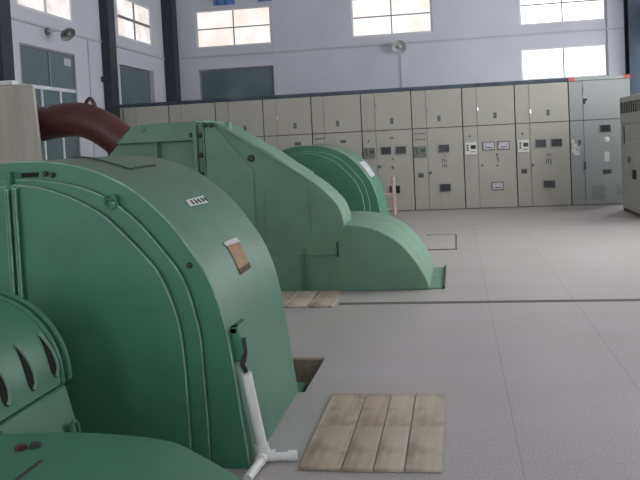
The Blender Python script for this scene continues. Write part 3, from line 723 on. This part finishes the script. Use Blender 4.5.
# red-brown pipe elbow
t = thing('pipe_elbow', (-3.8, 7.62, 1.6), 'large red-brown curved pipe reaching from behind the cream block to the green casing', 'pipe')
ctr = spline([(-4.222, 7.62, 1.74), (-4.02, 7.62, 1.765), (-3.80, 7.62, 1.765), (-3.62, 7.62, 1.70), (-3.47, 7.62, 1.605), (-3.335, 7.62, 1.49)], 6)
bm = new(); tube(bm, spline([(-4.98, 7.62, 0), (-4.98, 7.62, 1.0), (-4.93, 7.62, 1.32), (-4.76, 7.62, 1.58), (-4.50, 7.62, 1.70)], 5)[:-1] + [(-4.40, 7.62, 1.722)] + ctr, .176, 36); mesh('elbow', bm, 'red_pipe', t, angle=50)
bm = new(); tube(bm, [ctr[13], ctr[13]+(ctr[14]-ctr[13])*.25], .179, 36); mesh('weld_bead', bm, 'red_pipe', t, .003)
bm = new(); tube(bm, [ctr[21], ctr[21]+(ctr[22]-ctr[21])*.25], .179, 36); mesh('weld_bead', bm, 'red_pipe', t, .003)
bm = new(); tube(bm, [ctr[0]+Vector((-.0, 0, 0)), ctr[0]+Vector((.02, 0, .003))], .179, 36); mesh('joint_collar', bm, 'rust', t)
bm = new()
seg = 10
for k in range(seg):
    a0, a1 = math.radians(55+9*k), math.radians(55+9*(k+1))
    q = []
    for r in (.177, .181):
        for a in (a0, a1):
            for x, zc in ((-4.20, 1.737), (-4.10, 1.753)): q.append(bm.verts.new((x, 7.62-r*math.cos(a), zc+r*math.sin(a))))
    for f in ((0, 1, 3, 2), (4, 6, 7, 5), (0, 4, 5, 1), (2, 3, 7, 6), (0, 2, 6, 4), (1, 5, 7, 3)): bm.faces.new([q[i] for i in f])
mesh('white_patch', bm, 'white_tape', t, label='white paint patch')
bm = new(); tube(bm, spline([(-3.725, 7.62, 1.92), (-3.71, 7.62, 1.955), (-3.68, 7.62, 1.975), (-3.65, 7.62, 1.95), (-3.625, 7.62, 1.88)], 4), .02, 8); mesh('lifting_lug', bm, 'rust', t)

# cream anchor block the pipe comes out of
bm = new()
prism_z(bm, [(-5.6, 6.95), (-3.80, 6.95), (-4.05, 7.42), (-5.6, 7.42)], 0, 2.10, [(-5.6, 6.95), (-3.92, 6.95), (-4.17, 7.42), (-5.6, 7.42)])
o = mesh('anchor_block', bm, 'cream', None, .02, origin=(-4.8, 7.4, 0)); tag(o, 'streaked cream block at the left edge, beside the red-brown pipe', 'block')
bm = new(); box(bm, -5.55, -4.14, 6.96, 7.06, 2.102, 2.145)
o = mesh('white_board', bm, 'frame_white', None, .006, origin=(-4.9, 7.0, 2.102)); tag(o, 'white board lying on top of the cream block at left edge', 'board')

# ------------------------------------------------------------------ planks and hatches in the floor
def plank(x0, x1, y0, y1, m, label, group, skew=0., z=.0):
    bm = new(); prism_z(bm, [(x0, y0), (x1, y0), (x1+skew, y1), (x0+skew, y1)], z+.001, z+.016)
    o = mesh('plank', bm, m, None, .003, origin=((x0+x1)/2, (y0+y1)/2, 0)); tag(o, label, 'plank', group)
g = 'planks over the near floor opening'
plank(-.722, -.534, 3.255, 4.25, 'wood_a', 'leftmost plank of the near floor patch, nearest the white pipe', g)
plank(-.530, -.398, 3.25, 4.245, 'wood_a', 'second plank from left in the near floor patch', g)
plank(-.394, -.268, 3.255, 4.25, 'wood_b', 'pale third plank from left in the near floor patch', g)
plank(-.262, -.108, 3.26, 4.255, 'wood_b', 'rightmost plank of the near floor patch, stained brown', g)
g = 'planks in front of the turbine casing'
for k, (x0, m, lab) in enumerate(((-1.76, 'wood_b', 'leftmost plank in the patch in front of the green turbine casing'), (-1.53, 'wood_b', 'middle plank in the patch in front of the green turbine casing'), (-1.30, 'wood_a', 'rightmost plank in the patch in front of the green turbine casing'))):
    plank(x0, x0+.215, 6.56, 7.255, m, lab, g)
t = thing('floor_hatch', (-.24, 10.6, 0), 'rust-edged square hatch in the floor right of the far green housing', 'hatch')
mbox('cover', t, 'floor', -.42, -.05, 9.93, 11.4, .001, .006)
bm = new(); box(bm, -.45, -.03, 9.90, 9.93, .001, .008); box(bm, -.05, -.03, 9.93, 11.4, .001, .008); box(bm, -.45, -.03, 11.4, 11.43, .001, .008); mesh('edge_frame', bm, 'hatchline', t)

# ------------------------------------------------------------------ camera, world, exposure
F, YAW, PIT, ROLL, PPY, HC = 788., -.1718, -.0475, -.0482, 181., 1.4
f = Vector((math.sin(YAW)*math.cos(PIT), math.cos(YAW)*math.cos(PIT), math.sin(PIT)))
r0 = Vector((math.cos(YAW), -math.sin(YAW), 0)); u0 = r0.cross(f)
r = r0*math.cos(ROLL)+u0*math.sin(ROLL); u = u0*math.cos(ROLL)-r0*math.sin(ROLL)
cam = bpy.data.cameras.new('camera'); co = bpy.data.objects.new('camera', cam); COL.objects.link(co)
co.matrix_world = Matrix(((r.x, u.x, -f.x, 0), (r.y, u.y, -f.y, 0), (r.z, u.z, -f.z, HC), (0, 0, 0, 1)))
cam.sensor_width = 36; cam.lens = 36*F/640; cam.shift_y = -(240-PPY)/640; cam.clip_start = .05
scene.camera = co
w = bpy.data.worlds.new('world'); scene.world = w; w.use_nodes = True
w.node_tree.nodes['Background'].inputs['Color'].default_value = (.75, .85, 1, 1); w.node_tree.nodes['Background'].inputs['Strength'].default_value = 1.
vs = scene.view_settings
vs.view_transform = 'Standard'; vs.look = 'None'; vs.gamma = 1; vs.use_curve_mapping = False; vs.exposure = 0.2
scene.cycles.max_bounces = 10; scene.cycles.diffuse_bounces = 6
